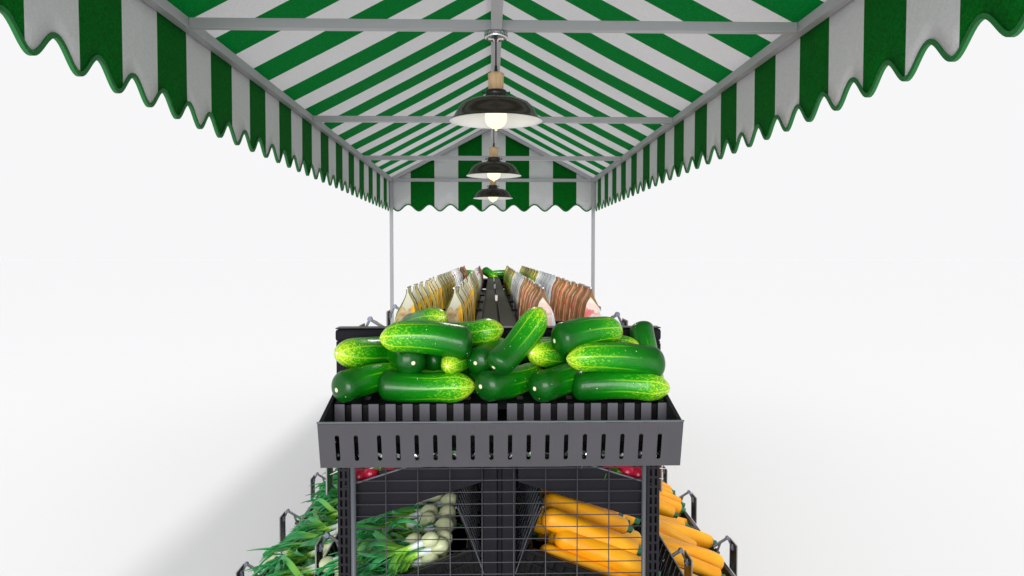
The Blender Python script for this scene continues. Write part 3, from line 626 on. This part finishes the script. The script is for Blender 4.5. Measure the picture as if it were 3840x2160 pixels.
# ------------------------------------------------------------------ baskets (local: x outward down the slope, y along the rack, z up; origin inner rim)
def make_basket(wd, ly, dp, label, loc, rot):
    r = thing('crate', label, 'crate', loc, 'black mesh crates on the sloping shelves'); y = ly / 2
    bm = B()
    box(bm, .012, wd, -y, -y + .026, -.016, 0); box(bm, .012, wd, y - .026, y, -.016, 0); box(bm, .012, .030, -y + .0265, y - .0265, -.016, 0); box(bm, wd - .026, wd, -y + .0265, y - .0265, -.016, 0)
    obj('rim', bm, 'black', r, bev=.004)
    bm = B()
    def wall(p0, p1, n):
        p0, p1 = Vector(p0), Vector(p1)
        for k in range(n + 1):
            p = p0.lerp(p1, k / n); beam(bm, p + Vector((0, 0, -.012)), p + Vector((0, 0, -dp)), .004, .006, Vector((1, .3, 0)))
        for zz in (-.045, -.085, -dp + .002): beam(bm, p0 + Vector((0, 0, zz)), p1 + Vector((0, 0, zz)), .003, .006)
        for k in range(n):                         # diagonal ribs of the mesh
            a = p0.lerp(p1, k / n); c = p0.lerp(p1, (k + 1) / n); beam(bm, a + Vector((0, 0, -.014)), c + Vector((0, 0, -dp)), .0025, .003, Vector((1, .3, 0)))
    box(bm, .008, .0105, -y + .012, y - .012, -dp, .13); box(bm, wd - .018, wd - .0155, -y + .012, y - .012, -dp, -.013)
    box(bm, .012, wd - .012, -y + .016, -y + .0185, -dp, -.013); box(bm, .012, wd - .012, y - .0185, y - .016, -dp, -.013)
    wall((.012, -y + .012, 0), (.012, y - .012, 0), 22); wall((wd - .012, -y + .012, 0), (wd - .012, y - .012, 0), 22)
    wall((.014, -y + .012, 0), (wd - .014, -y + .012, 0), 14); wall((.014, y - .012, 0), (wd - .014, y - .012, 0), 14)
    obj('mesh_wall', bm, 'black', r)
    bm = B()
    for k in range(13):
        y0 = -y + .012 + k * .052; ya = min(y0 + .06, y - .013)
        beam(bm, (.0060, y0, -.09), (.0060, ya, .128), .0016, .0020, Vector((1, 0, 0))); beam(bm, (.0060, ya, -.09), (.0060, y0, .128), .0016, .0020, Vector((1, 0, 0)))
    beam(bm, (.011, -y + .012, .130), (.011, y - .012, .130), .006, .005); obj('back_mesh', bm, 'tube', r)
    bm = B(); box(bm, .012, wd - .012, -y + .012, y - .012, -dp - .004, -dp); obj('crate_bottom', bm, 'metal', r)
    for yy in (-.11, .11): pass
    bm = B(); 
    for k in range(5): tube(bm, [(.004 - .010, -y + .1 + k * .12, -.004), (-.016, -y + .115 + k * .12, -.03), (-.006, -y + .13 + k * .12, -.055)], .004, 6)
    obj('grip', bm, 'black', r, True)
    return r
CY = lambda k: YS + .035 + .344 + .688 * k
SL = {'mid': (.075, -.880, .385), 'low': (.555, -1.175, .345)}
def rotm(s, sl):
    a = math.atan(sl); return (0, a, 0) if s > 0 else (0, a, math.pi)
first = {}
for s in (-1, 1):
    for row, ks in (('mid', (0, 1, 2)), ('low', (0, 1, 2, 3, 4, 5))):
        a, za, sl = SL[row]; cont = ('spring onions' if s < 0 else 'yellow courgettes')
        for k in ks:
            lb = '%s black mesh crate of %s in the %s row %s of the spine' % (ORD[k], cont, 'inner' if row == 'mid' else 'outer low', 'left' if s < 0 else 'right')
            loc = (CX + s * a, CY(k), h(za))
            if row not in first:
                r = make_basket(.485 if row == 'mid' else (.455), .673, .125, lb, loc, rotm(s, sl)); first[row] = (r, tree(r)); r.rotation_euler = rotm(s, sl)
            else: dup(first[row][0], first[row][1], loc, rotm(s, sl), lb)

# ------------------------------------------------------------------ courgettes
def zuc(seed, label, loc):
    rnd = random.Random(seed); L = .35; r = .0395; bm = B(); n = 26; pts = []; rs = []; bend = rnd.uniform(-.018, .018)
    for i in range(n + 1):
        t = .5 - .5 * math.cos(math.pi * i / n); x = (t - .5) * L
        e0 = min(1, t / .12); e1 = min(1, (1 - t) / .05)
        rr = r * (1 - (1 - e0) ** 2.2) ** .5 * (.62 + .38 * (1 - (1 - e1) ** 2) ** .5) * (1.08 - .30 * t + .05 * math.sin(t * 6 + seed))
        pts.append(Vector((x, 0, bend * (1 - (2 * t - 1) ** 2) * 1.5 - .0))); rs.append(max(rr, .0006))
    rings = tube(bm, pts, rs, 24)
    for i, ring in enumerate(rings):
        for j, v in enumerate(ring):
            c = pts[i]; a = 2 * math.pi * j / 24; v.co = c + (v.co - c) * (1 + .022 * math.cos(5 * a + seed) + .025 * mnoise.noise(Vector((c.x * 14, math.cos(a), math.sin(a) + seed))))
    r0 = thing('courgette', label, 'courgette', loc, 'yellow courgettes in the crates')
    bo = obj('fruit', bm, 'zuc', r0, True)
    bm = B(); ring0 = []
    prof = [(.168, .019), (.176, .0205), (.182, .015), (.192, .0125), (.198, .0145), (.201, .011)]
    rg = [[bm.verts.new((x, math.cos(2 * math.pi * j / 12) * q * (1 + .16 * (j % 2)), math.sin(2 * math.pi * j / 12) * q * (1 + .16 * (j % 2)))) for j in range(12)] for x, q in prof]
    for i in range(len(rg) - 1):
        for j in range(12): bm.faces.new((rg[i][j], rg[i][(j + 1) % 12], rg[i + 1][(j + 1) % 12], rg[i + 1][j]))
    bm.faces.new(rg[0]); bm.faces.new(rg[-1][::-1]); obj('stem', bm, 'zstem', r0)
    bm = B(); tube(bm, [(-.1762, 0, 0), (-.173, 0, 0)], [.004, .008], 8); obj('blossom_scar', bm, 'zdot', r0)
    return r0
ZV_ = []
def rank(root, tr, s, row, k, a, yoff, lift, yaw, flip, label, scale=1.0, roll=0):
    """a: offset from centre of the item's middle, sits on the slope of that row, lift above the rim line"""
    a0, za, sl = SL[row]; z = za - (a - a0) * sl + lift; ang = math.atan(sl)
    Rm = Matrix.Rotation(0 if s > 0 else math.pi, 3, 'Z') @ Matrix.Rotation(ang, 3, 'Y') @ Matrix.Rotation(yaw, 3, 'Z') @ Matrix.Rotation(math.pi if flip else 0, 3, 'Z') @ Matrix.Rotation(roll, 3, 'X')
    return dup(root, tr, (CX + s * a, CY(k) + yoff, h(z)), Rm.to_euler(), label, scale=(scale,) * 3)
rz = random.Random(5); zv = []
for i in range(4):
    zr = zuc(i * 3 + 1, 'x', (0, 0, 0)); zv.append((zr, tree(zr)))
def lbl(base, k, row, s, extra): return '%s in the %s %s crate, %s' % (base, ORD[k], 'inner' if row == 'mid' else 'outer', extra)
usedz = [0]
def fill_zuc(row, k, mid_a):
    for layer, (n, lift) in enumerate(((8, -.078), (8, -.018), (7, .038), (4, .088))):
        if row == 'low': lift -= .03; n = n if layer < 3 else 0
        for i in range(n):
            y = -.29 + .58 * (i + .5) / n + rz.uniform(-.012, .012); flip = rz.random() < (.45 if row == 'mid' else .25)
            root, tr = zv[rz.randrange(4)]
            ex = '%s layer, %s from the front, stem %s' % (['bottom', 'middle', 'upper', 'topmost'][layer], ORD[i], 'inward' if flip else 'outward')
            rank(root, tr, 1, row, k, mid_a + rz.uniform(-.05, .05) * (1 if row == 'mid' else 1.4), y, lift + rz.uniform(-.012, .012) * (layer > 0), rz.uniform(-.40, .40) * (.2 if i in (0, n - 1) else (.6 if i in (1, n - 2) else 1)), flip, lbl('courgette', k, row, 1, ex), rz.uniform(.84, 1.06) * (1 if row == 'mid' else 1.07), rz.uniform(0, 6))
for k in (0, 1): fill_zuc('mid', k, .31)
for k in (0, 1, 2, 3, 4): fill_zuc('low', k, .765)
for zr, tr in zv:                      # the prototypes become the first fruits of crate 6
    i = zv.index((zr, tr)); a0, za, sl = SL['low']; zr.location = (CX + .79, CY(5) - .2 + i * .12, h(za - .235 * sl + .0)); zr.rotation_euler = (0, math.atan(sl), 0)
    zr['label'] = lbl('yellow courgette', 5, 'low', 1, ORD[i] + ' from the front')

# ------------------------------------------------------------------ spring onions
def onion(seed, loc):
    rnd = random.Random(seed); r0 = thing('spring_onion', 'x', 'spring onion', loc, 'spring onions in the crates')
    bm = B(); prof = []; n = 14
    pts = []; rs = []
    for i in range(n + 1):
        t = i / n; pts.append((-.026 + .062 * t, 0, 0)); rs.append(max(.0005, .0255 * math.sin(math.pi * min(1, t * 1.0) ** .8) ** .62 * (1 - .25 * t) + .010 * t))
    tube(bm, pts, rs, 18); obj('bulb', bm, 'bulbo', r0, True)
    bm = B(); tube(bm, [(.020, 0, 0), (.05, 0, .001), (.09, 0, .002), (.13, 0, .003)], [.0165, .0135, .0125, .0145], 12, sc=.85); obj('stalk', bm, 'stalk', r0, True)
    bm = B()
    for k in range(13):
        an = rnd.uniform(-.75, .75); p = Vector((.085, rnd.uniform(-.006, .006), rnd.uniform(-.004, .008))); L = rnd.uniform(.20, .31); w0 = rnd.uniform(.006, .014)
        d = Vector((1, an, rnd.uniform(-.02, .30))).normalized(); steps = 11; prev = None; kink = rnd.randrange(4, 10) if rnd.random() < .7 else -1; tw = rnd.uniform(-.9, .9); dr = rnd.uniform(-.02, .10); cv = rnd.uniform(-.36, .36)
        for i in range(steps + 1):
            t = i / steps; sd = d.cross(Vector((0, 0, 1))).normalized(); up = sd.cross(d); a_ = tw * t
            sd2 = sd * math.cos(a_) + up * math.sin(a_); up2 = up * math.cos(a_) - sd * math.sin(a_)
            w = w0 * (.75 + 1.2 * t if t < .3 else 1.1) * (1 - max(0, (t - .45) / .55) ** 1.5) + .0008
            cur = [bm.verts.new(p + sd2 * w + up2 * w * .35), bm.verts.new(p - up2 * w * .15), bm.verts.new(p - sd2 * w + up2 * w * .35)]
            if prev: bm.faces.new((prev[0], cur[0], cur[1], prev[1])); bm.faces.new((prev[1], cur[1], cur[2], prev[2]))
            prev = cur
            d = (d + Vector((0, cv * math.cos(3 * t + k) + rnd.uniform(-.08, .08), -dr + .10 * math.sin(6 * t + k * 2) + rnd.uniform(-.04, .04)))).normalized()
            d.z = min(d.z, .22)
            if p.z < -.03: d.z = max(d.z, .02); d.normalize()
            if i == kink: d = (d + Vector((rnd.uniform(-.4, 0), rnd.uniform(-1, 1), rnd.uniform(-.4, .0)))).normalized()
            p = p + d * (L / steps)
    obj('leaves', bm, 'leaf', r0, True, solid=.0012)
    return r0
ov = []
for i in range(6):
    o_ = onion(40 + i, (0, 0, 0)); ov.append((o_, tree(o_)))
ro = random.Random(9)
def fill_onion(row, k, a_b):
    for layer, (n, lift) in enumerate(((10, -.07), (10, -.025), (10, .015), (9, .045))):
        for i in range(n):
            y = -.29 + .58 * (i + .5) / n + ro.uniform(-.02, .02); flip = ro.random() < (.14 if row == 'mid' else .07)
            root, tr = ov[ro.randrange(6)]; a = a_b + ro.uniform(-.02, .05) + (.30 if flip else 0) + (.04 if layer == 3 else 0)
            if row == 'low' and layer < 3: a += ro.choice((0, 0, .07))
            ex = '%s layer, %s from the front, bulb %s' % (['bottom', 'middle', 'upper', 'topmost'][layer], ORD[i], 'outward' if flip else 'inward')
            rank(root, tr, -1, row, k, a, y, lift + ro.uniform(-.008, .012), ro.uniform(-.38, .38), flip, lbl('spring onion', k, row, -1, ex), ro.uniform(.9, 1.12), ro.uniform(-.5, .5))
for k in (0, 1): fill_onion('mid', k, .19)
for k in (0, 1, 2, 3, 4): fill_onion('low', k, .575)
for i, (o_, tr) in enumerate(ov):
    a0, za, sl = SL['low']; o_.location = (CX - .60, CY(5) - .25 + i * .1, h(za - .05 * sl + .02)); o_.rotation_euler = (0, math.atan(sl), math.pi)
    o_['label'] = lbl('spring onion', 5, 'low', -1, ORD[i] + ' from the front')

# ------------------------------------------------------------------ radishes
def radish():
    r0 = thing('radish', 'x', 'radish', (0, 0, 0), 'red radishes on the upper sloping shelves'); bm = B(); pts = []; rs = []
    for i in range(13):
        t = i / 12; pts.append((0, 0, (t - .5) * .058)); rs.append(max(.0006, .0255 * math.sin(math.pi * t) ** .55 * (.92 + .16 * t)))
    tube(bm, pts, rs, 20); obj('root', bm, 'radish', r0, True)
    bm = B(); tube(bm, [(0, 0, -.027), (.004, 0, -.045), (.012, .004, -.075)], [.004, .002, .0006], 8); obj('tail', bm, 'rroot', r0, True)
    bm = B(); rnd = random.Random(3)
    for k in range(5):
        a = k * .6 + 2.0; p = Vector((math.cos(a) * .004, math.sin(a) * .004, .026)); d = Vector((math.cos(a) * .35, math.sin(a) * .35, 1)).normalized(); prev = None
        for i in range(9):
            t = i / 8; w = .002 if t < .4 else .020 * math.sin(math.pi * (t - .4) / .62) + .001; sd = Vector((-math.sin(a), math.cos(a), 0))
            cur = [bm.verts.new(p + sd * w), bm.verts.new(p - sd * w)]
            if prev: bm.faces.new((prev[0], cur[0], cur[1], prev[1]))
            prev = cur; d = (d + Vector((math.cos(a) * .1, math.sin(a) * .1, -.10))).normalized(); p = p + d * .011
    obj('leaves', bm, 'rleaf', r0, True, solid=.0008); return r0
rd = radish(); rdt = tree(rd); rr_ = random.Random(4); nn = 0
for s in (-1, 1):
    spots = [(.430, 2.475, .000), (.395, 2.48, -.004), (.37, 2.49, .022), (.438, 2.50, .055), (.37, 2.50, .02), (.33, 2.47, .012), (.40, 2.56, .05), (.46, 2.56, .02), (.30, 2.53, .015), (.35, 2.60, .04), (.44, 2.65, .03), (.28, 2.64, .02)]
    for i, (off, y, lf) in enumerate(spots):
        z = -.610 - (off - .056) * .315 + .03 + .044 + lf - .02
        lb = '%s red radish from the upright, behind the wire grid at upper %s' % (ORD[i], 'left' if s < 0 else 'right')
        rot = (rr_.uniform(-.15, .15), s * (-1.3) + rr_.uniform(-.25, .25), s * rr_.uniform(0, .35) * -1)
        if nn == 0: rd.location = (CX + s * off, y * KY, h(z)); rd.rotation_euler = rot; rd['label'] = lb
        else: dup(rd, rdt, (CX + s * off, y * KY, h(z)), rot, lb)
        nn += 1

# ------------------------------------------------------------------ light
w = bpy.data.worlds.new('World'); bpy.context.scene.world = w; w.use_nodes = True
bg = w.node_tree.nodes['Background']; bg.inputs[0].default_value = (.93, .93, .94, 1); bg.inputs[1].default_value = 1.0
sd = bpy.data.lights.new('key_light', 'SUN'); sd.energy = 1.06; sd.angle = R(8); sd.color = (1, .965, .91)
so = bpy.data.objects.new('key_light', sd); C.objects.link(so)
dirv = Vector((-.27, .06, -1)).normalized(); so.rotation_euler = dirv.to_track_quat('-Z', 'Y').to_euler(); so.location = (2, 0, 6)
al = bpy.data.lights.new('front_softbox', 'AREA'); al.shape = 'RECTANGLE'; al.size = 9; al.size_y = 4.5; al.energy = 1350
ao = bpy.data.objects.new('front_softbox', al); C.objects.link(ao); ao.location = (-1.5, -9, 2.6); ao.rotation_euler = (Vector((0, 6, 1.9)) - ao.location).to_track_quat('-Z', 'Y').to_euler()
for y in (3.185, 5.352, 7.448):
    ll = bpy.data.lights.new('lamp_light', 'SPOT'); ll.energy = 22; ll.spot_size = R(150); ll.spot_blend = .8; ll.shadow_soft_size = .06; ll.color = (1, .93, .80)
    lo = bpy.data.objects.new('lamp_light', ll); C.objects.link(lo); lo.location = (.0215, y, ZB - .40)
sc_ = bpy.context.scene
sc_.view_settings.view_transform = 'Standard'; sc_.view_settings.look = 'None'; sc_.view_settings.exposure = 0; sc_.view_settings.gamma = 1
sc_.render.engine = 'CYCLES'; sc_.cycles.max_bounces = 10; sc_.cycles.diffuse_bounces = 5
sc_.render.resolution_x = 1024; sc_.render.resolution_y = 576
